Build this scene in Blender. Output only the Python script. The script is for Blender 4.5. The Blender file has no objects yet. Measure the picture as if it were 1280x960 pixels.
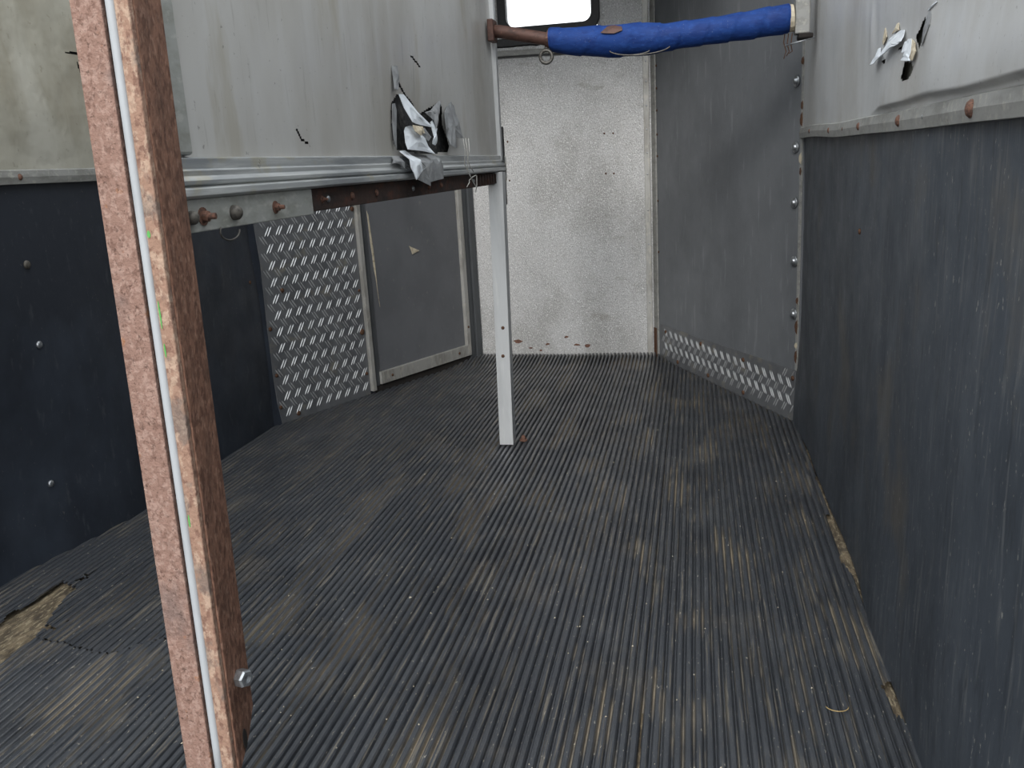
import bpy, math, random
from mathutils import Vector, Matrix, noise
random.seed(7)
sc = bpy.context.scene
COL = sc.collection

# ---------------------------------------------------------------- camera, sky, exposure
cam = bpy.data.cameras.new('camera'); camo = bpy.data.objects.new('camera', cam); COL.objects.link(camo)
CAMH = 1.08
# camera axes (right, up, back) as columns; world X across the trailer, Y along its length, Z up
RT = Vector((0.979, 0.197, -0.054)).normalized()
BK = Vector((0.204, -0.949, 0.242)); BK = (BK - RT * BK.dot(RT)).normalized()
UP = BK.cross(RT)
mw = Matrix((RT, UP, BK)).transposed().to_4x4(); mw.translation = (0, 0, CAMH)
camo.matrix_world = mw
cam.sensor_width = 36; cam.lens = 1100 / 1280 * 36; cam.clip_start = .02
sc.camera = camo
sc.view_settings.view_transform = 'Standard'; sc.view_settings.look = 'None'
sc.view_settings.gamma = 1; sc.view_settings.use_curve_mapping = False
sc.view_settings.exposure = .95

w = bpy.data.worlds.new('overcast_sky'); sc.world = w; w.use_nodes = True
nt = w.node_tree; nt.nodes.clear()
tc = nt.nodes.new('ShaderNodeTexCoord'); sx = nt.nodes.new('ShaderNodeSeparateXYZ')
mr = nt.nodes.new('ShaderNodeMapRange'); mr.inputs[1].default_value = -.04; mr.inputs[2].default_value = .04
mx = nt.nodes.new('ShaderNodeMix'); mx.data_type = 'RGBA'
mx.inputs[6].default_value = (.16, .15, .14, 1); mx.inputs[7].default_value = (.93, .97, 1, 1)
bg = nt.nodes.new('ShaderNodeBackground'); bg.inputs[1].default_value = 1.15
wo = nt.nodes.new('ShaderNodeOutputWorld')
nt.links.new(tc.outputs['Generated'], sx.inputs[0]); nt.links.new(sx.outputs[2], mr.inputs[0])
nt.links.new(mr.outputs[0], mx.inputs[0]); nt.links.new(mx.outputs[2], bg.inputs[0]); nt.links.new(bg.outputs[0], wo.inputs[0])
# veiled sun behind the open rear of the trailer
sl = bpy.data.lights.new('veiled_sun', 'SUN'); sl.energy = .9; sl.angle = math.radians(16); sl.color = (1, .97, .93)
so = bpy.data.objects.new('veiled_sun', sl); COL.objects.link(so)
so.rotation_euler = Vector((.04, .87, -.5)).to_track_quat('-Z', 'Y').to_euler()

# ---------------------------------------------------------------- materials
def lin(c):
    return tuple(((v / 255) / 12.92 if v / 255 <= .04045 else ((v / 255 + .055) / 1.055) ** 2.4) for v in c) + (1,)

def M(name, col, rough=.5, metal=0., layers=(), bump=(), spec=.5, rvar=0.):
    """layers: (colour, (sx,sy,sz) noise scale, lo, hi, amount[, attribute]) mixed one after another"""
    m = bpy.data.materials.new(name); m.use_nodes = True
    t = m.node_tree; N = t.nodes; L = t.links
    b = N['Principled BSDF']; b.inputs['Roughness'].default_value = rough; b.inputs['Metallic'].default_value = metal
    b.inputs['Specular IOR Level'].default_value = spec
    g = N.new('ShaderNodeNewGeometry')
    def nz(scale, detail=5, rgh=.6):
        mp = N.new('ShaderNodeMapping'); mp.inputs['Scale'].default_value = scale
        L.new(g.outputs['Position'], mp.inputs[0])
        n = N.new('ShaderNodeTexNoise'); n.inputs['Scale'].default_value = 1; n.inputs['Detail'].default_value = detail
        n.inputs['Roughness'].default_value = rgh
        L.new(mp.outputs[0], n.inputs['Vector']); return n.outputs['Fac']
    rgb = N.new('ShaderNodeRGB'); rgb.outputs[0].default_value = lin(col); cur = rgb.outputs[0]
    for ly in layers:
        c, scl, lo, hi, amt = ly[:5]
        r = N.new('ShaderNodeMapRange'); r.inputs[1].default_value = lo; r.inputs[2].default_value = hi
        r.inputs[4].default_value = amt; L.new(nz(scl), r.inputs[0]); fac = r.outputs[0]
        if len(ly) > 5:
            a = N.new('ShaderNodeAttribute'); a.attribute_name = ly[5]
            mu = N.new('ShaderNodeMath'); mu.operation = 'MULTIPLY'; L.new(fac, mu.inputs[0]); L.new(a.outputs['Fac'], mu.inputs[1]); fac = mu.outputs[0]
        mi = N.new('ShaderNodeMix'); mi.data_type = 'RGBA'; mi.inputs[7].default_value = lin(c)
        L.new(fac, mi.inputs[0]); L.new(cur, mi.inputs[6]); cur = mi.outputs[2]
    L.new(cur, b.inputs['Base Color'])
    if rvar:
        r = N.new('ShaderNodeMapRange'); r.inputs[1].default_value = .3; r.inputs[2].default_value = .7
        r.inputs[3].default_value = max(rough - rvar, .05); r.inputs[4].default_value = rough + rvar
        L.new(nz((9, 9, 9)), r.inputs[0]); L.new(r.outputs[0], b.inputs['Roughness'])
    prev = None
    for scl, dist, strength in bump:
        bp = N.new('ShaderNodeBump'); bp.inputs['Distance'].default_value = dist; bp.inputs['Strength'].default_value = strength
        L.new(nz(scl, 4), bp.inputs['Height'])
        if prev: L.new(prev.outputs[0], bp.inputs['Normal'])
        prev = bp
    if prev: L.new(prev.outputs[0], b.inputs['Normal'])
    return m

MT = dict(
 sheet=M('aged_white_sheet', (190, 191, 191), .42, .0, [((160, 155, 145), (2.5, 2.5, 1.6), .46, .64, .5), ((208, 210, 211), (14, 14, 2.4), .52, .68, .3), ((128, 118, 100), (5, 5, 2.5), .62, .74, .4), ((110, 108, 104), (120, 120, 90), .64, .7, .5)], [((1.6, 1.6, 1.6), .03, .25), ((60, 60, 60), .0006, .3)], rvar=.12),
 sheet_left=M('beige_wall_sheet', (180, 177, 164), .42, .0, [((142, 135, 118), (3, 3, 2), .46, .64, .65), ((202, 200, 190), (5, 5, 1.4), .52, .66, .5), ((120, 112, 96), (50, 50, 50), .62, .7, .35)], [((3.5, 3.5, 3.5), .035, .5), ((90, 90, 90), .0008, .4)], rvar=.1),
 part_sheet=M('scuffed_grey_sheet', (194, 193, 190), .4, .1, [((154, 149, 139), (1.2, 1.2, .7), .46, .64, .65), ((204, 205, 205), (18, 18, 1.6), .5, .66, .28), ((152, 142, 116), (7, 7, 1.8), .57, .68, .4), ((120, 116, 108), (46, 46, 5), .62, .7, .3), ((80, 77, 72), (80, 80, 80), .67, .71, .5)], [((1.5, 1.5, 1.0), .02, .2), ((80, 80, 20), .0005, .3)], rvar=.1),
 stucco=M('stucco_aluminium', (184, 184, 184), .42, .25, [((152, 151, 148), (4, 4, 2.4), .46, .62, .6), ((104, 102, 98), (190, 190, 190), .56, .64, .7), ((224, 224, 223), (210, 210, 110), .53, .62, .7), ((128, 124, 114), (5, 5, 14), .62, .72, .45)], [((170, 170, 170), .003, .8)], rvar=.1),
 grey=M('grey_painted_board', (112, 115, 119), .5, 0, [((94, 97, 101), (3, 3, 2), .45, .62, .6), ((146, 149, 151), (40, 40, 5), .6, .68, .4), ((150, 152, 152), (120, 120, 120), .67, .71, .6), ((74, 74, 74), (60, 60, 60), .68, .73, .6)], [((8, 8, 8), .004, .3), ((120, 120, 120), .0008, .4)], rvar=.1),
 door=M('grey_door_board', (106, 108, 112), .45, 0, [((88, 90, 94), (4, 4, 3), .45, .62, .5), ((136, 134, 128), (40, 40, 40), .63, .7, .4)], [((6, 6, 6), .004, .3)], rvar=.1),
 kick=M('black_rubber_kick_mat', (70, 76, 84), .55, 0, [((88, 94, 101), (10, 10, 1.6), .48, .66, .5), ((52, 57, 64), (2.2, 2.2, 1.6), .48, .64, .6), ((116, 118, 119), (90, 90, 6), .56, .65, .38), ((100, 93, 82), (4, 4, 2.4), .55, .7, .5), ((170, 168, 160), (130, 130, 60), .65, .69, .6), ((44, 47, 52), (50, 50, 8), .58, .66, .4)], [((4, 4, 1.2), .012, .5), ((60, 60, 8), .0018, .6)], spec=.4, rvar=.12),
 kick_left=M('smooth_black_kick_mat', (44, 49, 58), .5, 0, [((62, 69, 80), (3, 3, 2), .48, .66, .7), ((92, 96, 100), (40, 40, 12), .6, .7, .3), ((130, 128, 122), (130, 130, 80), .67, .71, .4)], [((3, 3, 2), .012, .4), ((60, 60, 20), .001, .4)], spec=.4, rvar=.12),
 mat=M('ribbed_black_rubber', (61, 64, 69), .4, 0, [((84, 86, 89), (6, 3, 4), .5, .68, .5), ((46, 48, 52), (3, 1.6, 3), .48, .64, .6), ((150, 138, 118), (8, 2.4, 8), .52, .64, .8, 'groove'), ((136, 127, 111), (120, 4, 60), .57, .66, .45), ((112, 105, 94), (3.4, 4, 2), .58, .7, .25), ((196, 188, 172), (170, 60, 150), .655, .69, .6)], [((100, 40, 100), .0018, .8)], spec=.6, rvar=.1),
 mat_worn=M('worn_black_rubber', (54, 57, 62), .5, 0, [((72, 74, 76), (6, 3, 4), .5, .75, .6), ((110, 99, 82), (5, 2, 5), .45, .66, .7, 'groove'), ((120, 108, 88), (9, 6, 9), .6, .74, .5)], [((60, 25, 60), .0014, .6)], rvar=.12),
 ply=M('dirty_floor_boards', (128, 114, 92), .9, 0, [((78, 68, 54), (40, 12, 40), .45, .57, .8), ((176, 163, 136), (110, 30, 110), .53, .61, .7), ((56, 50, 44), (22, 14, 22), .54, .62, .7)], [((120, 50, 120), .008, 1.)]),
 rust_front=M('pink_brown_rust', (150, 120, 108), .85, 0, [((180, 152, 140), (120, 120, 90), .48, .6, .6), ((112, 84, 74), (110, 110, 80), .54, .63, .6), ((118, 106, 103), (10, 10, 8), .52, .64, .5), ((168, 112, 70), (26, 26, 26), .63, .7, .6), ((76, 58, 52), (200, 200, 180), .6, .66, .6)], [((90, 90, 80), .004, .9), ((240, 240, 240), .0016, .8)], spec=.25),
 rust_side=M('dark_flaking_rust', (132, 98, 82), .85, 0, [((92, 66, 56), (130, 130, 46), .47, .58, .75), ((166, 132, 114), (160, 160, 70), .54, .63, .5), ((84, 66, 58), (14, 14, 7), .52, .66, .5)], [((120, 120, 50), .004, .9)], spec=.25),
 rust_lip=M('pale_flaked_rust', (162, 130, 112), .8, 0, [((194, 168, 148), (70, 70, 50), .49, .58, .7), ((122, 90, 78), (90, 90, 60), .52, .6, .75), ((118, 110, 104), (20, 20, 16), .54, .62, .6)], [((110, 110, 80), .004, .9)], spec=.3),
 rust_rail=M('black_rusted_rail', (62, 46, 40), .8, .1, [((96, 58, 42), (40, 20, 40), .5, .66, .7), ((36, 32, 31), (14, 8, 30), .48, .64, .7), ((128, 104, 90), (90, 40, 90), .66, .74, .5)], [((60, 40, 60), .003, .8)]),
 rust_bolt=M('rusted_bolt', (112, 80, 66), .85, .0, [((72, 54, 48), (160, 160, 160), .5, .58, .8)], [((300, 300, 300), .001, .6)]),
 rail=M('weathered_aluminium_rail', (168, 171, 172), .36, .3, [((204, 206, 204), (60, 2, 80), .48, .62, .65), ((120, 125, 130), (14, 3, 30), .48, .62, .65), ((172, 164, 136), (16, 9, 16), .57, .66, .5)], [((60, 20, 60), .0008, .5)], rvar=.1),
 galv=M('galvanised_plate', (170, 172, 168), .45, .25, [((136, 136, 126), (14, 14, 30), .46, .62, .6), ((200, 200, 194), (90, 30, 60), .53, .63, .5)], [((90, 60, 90), .0006, .5)], rvar=.1),
 trim=M('dull_metal_edging', (150, 150, 147), .5, .1, [((118, 118, 113), (14, 14, 30), .46, .62, .6), ((180, 178, 168), (60, 60, 60), .55, .64, .5)], [((90, 60, 90), .0008, .5)], rvar=.1),
 alu=M('pale_aluminium', (196, 198, 199), .38, .3, [((168, 170, 171), (20, 20, 3), .48, .7, .5), ((214, 215, 214), (70, 70, 8), .55, .7, .5)], [((90, 90, 20), .0004, .4)], rvar=.08),
 frame=M('door_frame_aluminium', (172, 171, 167), .42, .25, [((136, 133, 126), (20, 20, 6), .46, .62, .6), ((198, 194, 184), (40, 40, 20), .55, .64, .5)], [((90, 90, 40), .0006, .4)]),
 jamb=M('dark_metal_jamb', (92, 95, 98), .45, .4, [((70, 72, 74), (20, 20, 5), .48, .7, .6)]),
 tread=M('tread_plate_aluminium', (116, 118, 121), .42, .25, [((92, 94, 98), (12, 12, 8), .46, .62, .6), ((156, 150, 132), (9, 9, 12), .57, .68, .5)], [((120, 120, 120), .0008, .5)], rvar=.08),
 lug=M('pale_tread_lugs', (176, 178, 180), .32, .35, [((134, 136, 138), (14, 14, 9), .46, .6, .6)]),  # lugs paler than the plate they stand on
 zinc=M('zinc_bolt', (170, 174, 178), .32, .8, [((130, 132, 134), (120, 120, 120), .5, .6, .6)]),
 dirtbolt=M('dirty_bolt', (96, 92, 86), .6, .4, [((60, 58, 56), (150, 150, 150), .5, .6, .7)]),
 brown=M('rusty_screw', (92, 64, 46), .8, .1, [((60, 42, 32), (200, 200, 200), .5, .6, .7)]),
 strip=M('grey_white_sealing_strip', (186, 190, 194), .45, 0, [((160, 163, 166), (30, 30, 6), .5, .7, .5)]),
 dark=M('dark_gap', (34, 30, 28), .9, 0, [((54, 46, 40), (60, 60, 60), .5, .7, .6)]),
 core=M('black_panel_core', (46, 46, 47), .85, 0, [((92, 90, 86), (50, 50, 50), .5, .6, .7)], [((90, 90, 90), .004, .8)]),
 backing=M('grey_core_backing', (150, 150, 140), .8, 0, [((86, 86, 80), (60, 60, 30), .5, .6, .7)], [((90, 90, 90), .004, .8)]),
 foil=M('torn_white_skin', (222, 228, 234), .45, 0, [((196, 200, 204), (20, 20, 20), .5, .7, .5)], [((40, 40, 40), .003, .5)]),
 foil_grey=M('torn_grey_skin', (150, 152, 154), .45, .1, [((112, 112, 112), (24, 24, 24), .48, .66, .7), ((186, 187, 186), (50, 50, 30), .56, .7, .6)], [((50, 50, 50), .003, .6)]),
 foil_cream=M('torn_cream_backing', (198, 188, 166), .7, 0, [((150, 132, 108), (60, 60, 60), .5, .66, .7)], [((90, 90, 90), .003, .7)]),
 blue=M('blue_wrapping_tape', (27, 60, 124), .7, 0, [((18, 44, 104), (12, 30, 30), .46, .62, .6), ((38, 76, 146), (40, 70, 70), .52, .64, .45), ((130, 140, 158), (150, 150, 150), .66, .7, .5)], [((40, 80, 80), .004, .6), ((200, 200, 200), .0008, .5)], spec=.25, rvar=.1),
 pipe=M('rusty_brown_pipe', (92, 66, 58), .6, .3, [((62, 46, 42), (30, 60, 60), .48, .66, .7), ((128, 94, 80), (60, 80, 80), .6, .7, .5)], [((90, 90, 90), .001, .6)]),
 ring=M('grey_steel_ring', (104, 102, 98), .5, .6, [((70, 64, 58), (120, 120, 120), .5, .62, .7)]),
 gasket=M('black_rubber_gasket', (28, 28, 30), .5, 0, [((54, 54, 54), (60, 60, 60), .56, .7, .6)], [((80, 80, 80), .003, .6)]),
 roof=M('white_roof_lining', (190, 190, 188), .7, 0, [((170, 168, 160), (2, 2, 2), .5, .7, .5)]),
 green=M('green_paint_fleck', (96, 176, 92), .6, 0, [((70, 140, 70), (90, 90, 90), .5, .65, .6)]),
 cord=M('frayed_pale_cord', (196, 194, 188), .7, 0, [((150, 146, 138), (150, 150, 150), .5, .65, .6)]),
 straw=M('dry_straw', (168, 146, 100), .7, 0, [((130, 108, 72), (200, 200, 200), .5, .65, .6)]),
 crumb=M('pale_crumbs', (190, 182, 164), .8, 0, [((140, 124, 98), (40, 40, 40), .5, .65, .8)]),
)
gm = bpy.data.materials.new('window_glass'); gm.use_nodes = True
t = gm.node_tree; t.nodes.clear()
o_ = t.nodes.new('ShaderNodeOutputMaterial'); ms = t.nodes.new('ShaderNodeMixShader'); fr = t.nodes.new('ShaderNodeFresnel')
tr = t.nodes.new('ShaderNodeBsdfTransparent'); gl = t.nodes.new('ShaderNodeBsdfGlossy'); gl.inputs['Roughness'].default_value = .05
t.links.new(fr.outputs[0], ms.inputs[0]); t.links.new(tr.outputs[0], ms.inputs[1]); t.links.new(gl.outputs[0], ms.inputs[2]); t.links.new(ms.outputs[0], o_.inputs[0])
MT['glass'] = gm

# ---------------------------------------------------------------- mesh helpers (all in world metres)
class MB:
    def __init__(s): s.V = []; s.F = []
    def add(s, V, F):
        k = len(s.V); s.V += [Vector(v) for v in V]; s.F += [tuple(i + k for i in f) for f in F]; return s
    def box(s, x0, x1, y0, y1, z0, z1):
        return s.add([(x0, y0, z0), (x1, y0, z0), (x1, y1, z0), (x0, y1, z0), (x0, y0, z1), (x1, y0, z1), (x1, y1, z1), (x0, y1, z1)],
                     [(0, 3, 2, 1), (4, 5, 6, 7), (0, 1, 5, 4), (1, 2, 6, 5), (2, 3, 7, 6), (3, 0, 4, 7)])
    def hexa(s, P):   # eight corners in the order of box()
        return s.add(P, [(0, 3, 2, 1), (4, 5, 6, 7), (0, 1, 5, 4), (1, 2, 6, 5), (2, 3, 7, 6), (3, 0, 4, 7)])
    def fbox(s, fr, s0, s1, z0, z1, d0, d1):    # box in a wall frame: along, up, out of the wall
        return s.hexa([fr(s0, z0, d0), fr(s1, z0, d0), fr(s1, z0, d1), fr(s0, z0, d1), fr(s0, z1, d0), fr(s1, z1, d0), fr(s1, z1, d1), fr(s0, z1, d1)])
    def tube(s, path, rad, n=10, cap=True):
        path = [Vector(p) for p in path]; R = rad if isinstance(rad, (list, tuple)) else [rad] * len(path)
        rings = []; k0 = len(s.V); ref = None
        for i, p in enumerate(path):
            d = (path[min(i + 1, len(path) - 1)] - path[max(i - 1, 0)]).normalized()
            if ref is None: ref = d.orthogonal().normalized()
            a = (ref - d * ref.dot(d)).normalized(); b = d.cross(a); ref = a
            for j in range(n):
                q = 2 * math.pi * j / n; s.V.append(p + (a * math.cos(q) + b * math.sin(q)) * R[i])
        for i in range(len(path) - 1):
            for j in range(n):
                a = k0 + i * n + j; b = k0 + i * n + (j + 1) % n; s.F.append((a, b, b + n, a + n))
        if cap:
            s.F.append(tuple(k0 + j for j in reversed(range(n)))); s.F.append(tuple(k0 + (len(path) - 1) * n + j for j in range(n)))
        return s
    def lathe(s, prof, n=10, hexes=()):   # around local z; prof (r,z); indices in hexes drawn with 6 flat sides
        k = len(s.V)
        for i, (r, z) in enumerate(prof):
            for j in range(n):
                q = 2 * math.pi * j / n
                rr = r
                if i in hexes: rr = r * math.cos(math.pi / 6) / math.cos(((q + math.pi / 6) % (math.pi / 3)) - math.pi / 6)
                s.V.append(Vector((rr * math.cos(q), rr * math.sin(q), z)))
        for i in range(len(prof) - 1):
            for j in range(n):
                a = k + i * n + j; b = k + i * n + (j + 1) % n; s.F.append((a, b, b + n, a + n))
        s.F.append(tuple(k + (len(prof) - 1) * n + j for j in range(n)))
        s.F.append(tuple(k + j for j in reversed(range(n)))); return s
    def prism(s, prof, y0, y1):           # profile (x,z) swept along y
        n = len(prof)
        return s.add([(x, y0, z) for x, z in prof] + [(x, y1, z) for x, z in prof],
                     [(i, (i + 1) % n, (i + 1) % n + n, i + n) for i in range(n)] + [tuple(reversed(range(n))), tuple(range(n, 2 * n))])
    def torus(s, c, R, r, ax='y', n=24, m=8):
        pts = []
        for i in range(n):
            a = 2 * math.pi * i / n; d = Vector((math.cos(a), 0, math.sin(a))) if ax == 'y' else Vector((0, math.cos(a), math.sin(a)))
            e = Vector((0, 1, 0)) if ax == 'y' else Vector((1, 0, 0))
            for j in range(m):
                b = 2 * math.pi * j / m; pts.append(Vector(c) + d * (R + r * math.cos(b)) + e * r * math.sin(b))
        return s.add(pts, [(i * m + j, ((i + 1) % n) * m + j, ((i + 1) % n) * m + (j + 1) % m, i * m + (j + 1) % m) for i in range(n) for j in range(m)])

ORG = {}
def props(o, label=None, cat=None, group=None, kind=None):
    for k, v in (('label', label), ('category', cat), ('group', group), ('kind', kind)):
        if v: o[k] = v
    return o
def link(o, origin, parent):
    COL.objects.link(o)
    if parent is not None:
        o.parent = parent; o.location = origin - ORG[parent.name]
    else: o.location = origin
    ORG[o.name] = origin; return o
def empty(name, origin, **p):
    o = bpy.data.objects.new(name, None); o.empty_display_size = .1
    link(o, Vector(origin), None); return props(o, **p)
def build(name, mb, mat, parent=None, origin=None, smooth=False, bevel=0, solid=0, groove=None, **p):
    V, F = mb.V, mb.F
    if origin is None:
        origin = ORG[parent.name] if parent is not None else Vector((sum(v.x for v in V) / len(V), sum(v.y for v in V) / len(V), min(v.z for v in V)))
    origin = Vector(origin)
    me = bpy.data.meshes.new(name); me.from_pydata([v - origin for v in V], [], F); me.update()
    me.materials.append(MT[mat])
    if groove is not None:
        at = me.attributes.new('groove', 'FLOAT', 'POINT'); at.data.foreach_set('value', groove)
    if smooth: me.shade_smooth()
    o = bpy.data.objects.new(name, me); link(o, origin, parent)
    if solid:
        q = o.modifiers.new('thickness', 'SOLIDIFY'); q.thickness = solid; q.offset = 0
    if bevel:
        q = o.modifiers.new('bevel', 'BEVEL'); q.width = bevel; q.segments = 2; q.limit_method = 'ANGLE'
    return props(o, **p)
def proto(name, prof, mat, n=12, hexes=(), smooth=False):
    mb = MB().lathe(prof, n, hexes); me = bpy.data.meshes.new(name); me.from_pydata(mb.V, [], mb.F); me.materials.append(MT[mat])
    if smooth: me.shade_smooth()
    return me
FIX = dict(
 rivet=proto('rivet', [(.011, -.001), (.0105, .002), (.008, .005), (.004, .0065)], 'rust_bolt', 12, (), True),
 screw=proto('screw', [(.007, -.001), (.0068, .0015), (.005, .003), (.002, .0035)], 'brown', 10, (), True),
 pale=proto('pale_screw', [(.009, -.001), (.009, .002), (.007, .0045), (.003, .006)], 'zinc', 12, (), True),
 dirty=proto('dirty_screw', [(.010, -.001), (.010, .002), (.008, .0045), (.003, .006)], 'dirtbolt', 12, (), True),
 washer=proto('washer_bolt', [(.017, -.002), (.017, .002), (.0165, .003), (.009, .0032), (.009, .0085), (.006, .011), (.002, .012)], 'zinc', 14, (), True),
 hexz=proto('hex_nut', [(.0115, -.003), (.0125, 0), (.0125, .015), (.0105, .018), (.006, .018), (.006, .015)], 'zinc', 24, (0, 1, 2, 3)),
 hexr=proto('rusted_nut', [(.017, -.002), (.017, .002), (.011, .002), (.011, .012), (.006, .013), (.006, .026), (.004, .027)], 'rust_bolt', 18, (2, 3)),
 dome=proto('dome_bolt', [(.012, -.002), (.012, .003), (.011, .009), (.007, .013), (.003, .0145)], 'dirtbolt', 14, (), True),
 tiny=proto('tiny_screw', [(.0045, -.001), (.0042, .0015), (.002, .0025)], 'zinc', 8, (), True),
)
def fix(kind, name, pos, nrm, parent, scale=1., spin=0):
    o = bpy.data.objects.new(name, FIX[kind]); link(o, Vector(pos), parent)
    o.rotation_euler = (Vector(nrm).to_track_quat('Z', 'Y').to_matrix() @ Matrix.Rotation(spin, 3, 'Z')).to_euler()
    o.scale = (scale,) * 3; return o

def inpoly(p, poly):
    x, y = p; c = False; n = len(poly)
    for i in range(n):
        x1, y1 = poly[i]; x2, y2 = poly[i - 1]
        if (y1 > y) != (y2 > y) and x < (x2 - x1) * (y - y1) / (y2 - y1) + x1: c = not c
    return c
def lsp(a, b, n): return [a + (b - a) * i / n for i in range(n + 1)]
def spread(*segs):      # (start, end, step) runs joined to one list
    out = []
    for a, b, st in segs:
        n = max(1, round((b - a) / st)); out += [a + (b - a) * i / n for i in range(n)]
    return out + [segs[-1][1]]
def ss(a, b, x):
    t = min(1, max(0, (x - a) / (b - a))); return t * t * (3 - 2 * t)
def nz(*p): return noise.noise(Vector(p))
def sheet(us, vs, fn, holes=(), jit=.0):   # surface fn(u,v) on a grid with polygonal holes
    mb = MB(); nu, nv = len(us), len(vs); used = {}
    boxes = [(min(a for a, b in h), max(a for a, b in h), min(b for a, b in h), max(b for a, b in h)) for h in holes]
    def vid(i, j):
        if (i, j) not in used: used[i, j] = len(mb.V); mb.V.append(Vector(fn(us[i], vs[j])))
        return used[i, j]
    for i in range(nu - 1):
        for j in range(nv - 1):
            c = ((us[i] + us[i + 1]) / 2, (vs[j] + vs[j + 1]) / 2)
            if any(b[0] <= c[0] <= b[1] and b[2] <= c[1] <= b[3] and inpoly(c, h) for b, h in zip(boxes, holes)): continue
            mb.F.append((vid(i, j), vid(i + 1, j), vid(i + 1, j + 1), vid(i, j + 1)))
    return mb
def flap(name, poly, place, mat, parent, base=.006, curl=.02, bulge=.008, seed=0, **p):
    """a torn scrap of sheet: outline (y,z), standing off its wall by base at the top to base+curl at its lower end"""
    rr = random.Random(seed); z1 = max(b for a, b in poly); z0 = min(b for a, b in poly); h = max(z1 - z0, 1e-3)
    # refine the outline
    P = []
    for i in range(len(poly)):
        a, b = poly[i], poly[(i + 1) % len(poly)]
        P.append(a); P.append(((a[0] + b[0]) / 2 + rr.uniform(-.002, .002), (a[1] + b[1]) / 2 + rr.uniform(-.0012, .0012)))
    cy = sum(a for a, b in P) / len(P); cz = sum(b for a, b in P) / len(P)
    mb = MB(); rings = [1., .66, .33]
    off = lambda y, z, k: base + curl * max(0, (z1 - z) / h) ** 1.4 + bulge * (1 - k) + .25 * min(.024, curl + .004) * nz(y * 40 + seed, z * 40, seed)
    for k in rings:
        for a, b in P:
            y = cy + (a - cy) * k; z = cz + (b - cz) * k; mb.V.append(Vector(place(y, z, off(y, z, k))))
    n = len(P); mb.V.append(Vector(place(cy, cz, off(cy, cz, 0)))); c = 3 * n
    for r in range(2):
        for i in range(n): mb.F.append((r * n + i, r * n + (i + 1) % n, (r + 1) * n + (i + 1) % n, (r + 1) * n + i))
    for i in range(n): mb.F.append((2 * n + i, 2 * n + (i + 1) % n, c))
    return build(name, mb, mat, parent, solid=.0014, **p)

# ---------------------------------------------------------------- room frame
XR, XL, YF = .405, -1.85, 4.88
CR0, CR1 = Vector((.405, 3.60, 0)), Vector((-.224, 4.90, 0))     # right slanted front wall
CL0, CL1 = Vector((-1.85, 3.50, 0)), Vector((-1.236, 4.88, 0))   # left slanted front wall
def frame(a, b, side):
    u = (b - a).normalized(); n = Vector((u.y, -u.x, 0)) * side
    f = lambda s, z, d: a + u * s + Vector((0, 0, z)) + n * d
    f.u = u; f.n = n; f.len = (b - a).length; return f
FRR = frame(CR0, CR1, -1); FRL = frame(CL0, CL1, 1)
YB = -.5; TOP = 2.32

# floor boards under the mats
build('floor', MB().box(-1.99, .47, YB, 4.93, -.06, -.0185), 'ply', kind='structure', label='dirty floor boards under the rubber matting')
# unseen roof, cut short over the front part so sky light gets in
rb = build('ceiling', MB().box(-1.99, .47, 3.3, 4.93, TOP, TOP + .04), 'roof', kind='structure', label='white roof lining over the front end')

# ---------------------------------------------------------------- right wall
wr = build('wall_right', MB().box(XR + .03, XR + .06, YB, 3.66, -.01, TOP), 'core', kind='structure', origin=(XR + .03, 1.5, 0), label='right side wall, pale dented sheet over black rubber')
TR = dict(
 h1=[(1.7738, 1.2938), (1.7611, 1.2839), (1.7753, 1.2709), (1.774, 1.2508), (1.7857, 1.2404), (1.8233, 1.2599), (1.8288, 1.2674), (1.8052, 1.2764)],
 h2=[(1.9787, 1.2629), (1.9187, 1.2637), (1.9109, 1.2484), (1.9692, 1.26)],
 h3=[(2.1363, 1.2555), (2.0947, 1.2535), (2.0974, 1.2438), (2.1348, 1.2492)],
 h4=[(1.8943, 1.2304), (1.8372, 1.2232), (1.8152, 1.2108), (1.8452, 1.1923), (1.9112, 1.1973)],
 fA=[(2.0879, 1.2668), (2.057, 1.2811), (2.0307, 1.2897), (1.9684, 1.2934), (1.9164, 1.2887), (1.9031, 1.2673), (1.9273, 1.2647), (1.9884, 1.2659), (2.0808, 1.2581)],
 fB=[(2.1746, 1.282), (2.1531, 1.2818), (2.0962, 1.2597), (2.1256, 1.2545), (2.151, 1.2508), (2.2117, 1.2522), (2.2075, 1.2581)],
 fC=[(1.9027, 1.2655), (1.8792, 1.2681), (1.8466, 1.2626), (1.8229, 1.2271), (1.7997, 1.2231), (1.8947, 1.2323), (1.8641, 1.2382), (1.9109, 1.2484)],
 fD=[(1.855, 1.2653), (1.8144, 1.2537), (1.7885, 1.2373), (1.7997, 1.2231), (1.8233, 1.2289)],
 lip=[(1.752, 1.2861), (1.7306, 1.2973), (1.7153, 1.2887), (1.7147, 1.2726), (1.7533, 1.2418), (1.760, 1.2508), (1.760, 1.2709)],
 slit=[(1.7479, 1.2999), (1.7406, 1.2973), (1.6906, 1.3041), (1.6973, 1.3059)],
 c1=[(2.1345, 1.2919), (2.1255, 1.319), (2.0951, 1.2973), (2.1172, 1.2839)],
 c2=[(2.0083, 1.3115), (1.9902, 1.311), (1.9689, 1.2953), (2.0321, 1.2956)])
def crease(y):    # height of the fold above the edging
    pts = [(.2, 1.15), (1.267, 1.150), (1.485, 1.148), (1.72, 1.154), (1.887, 1.151), (2.127, 1.151), (2.3, 1.14), (4, 1.13)]
    for (a, b), (c, d) in zip(pts, pts[1:]):
        if a <= y <= c: return b + (d - b) * (y - a) / (c - a)
    return 1.15
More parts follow.
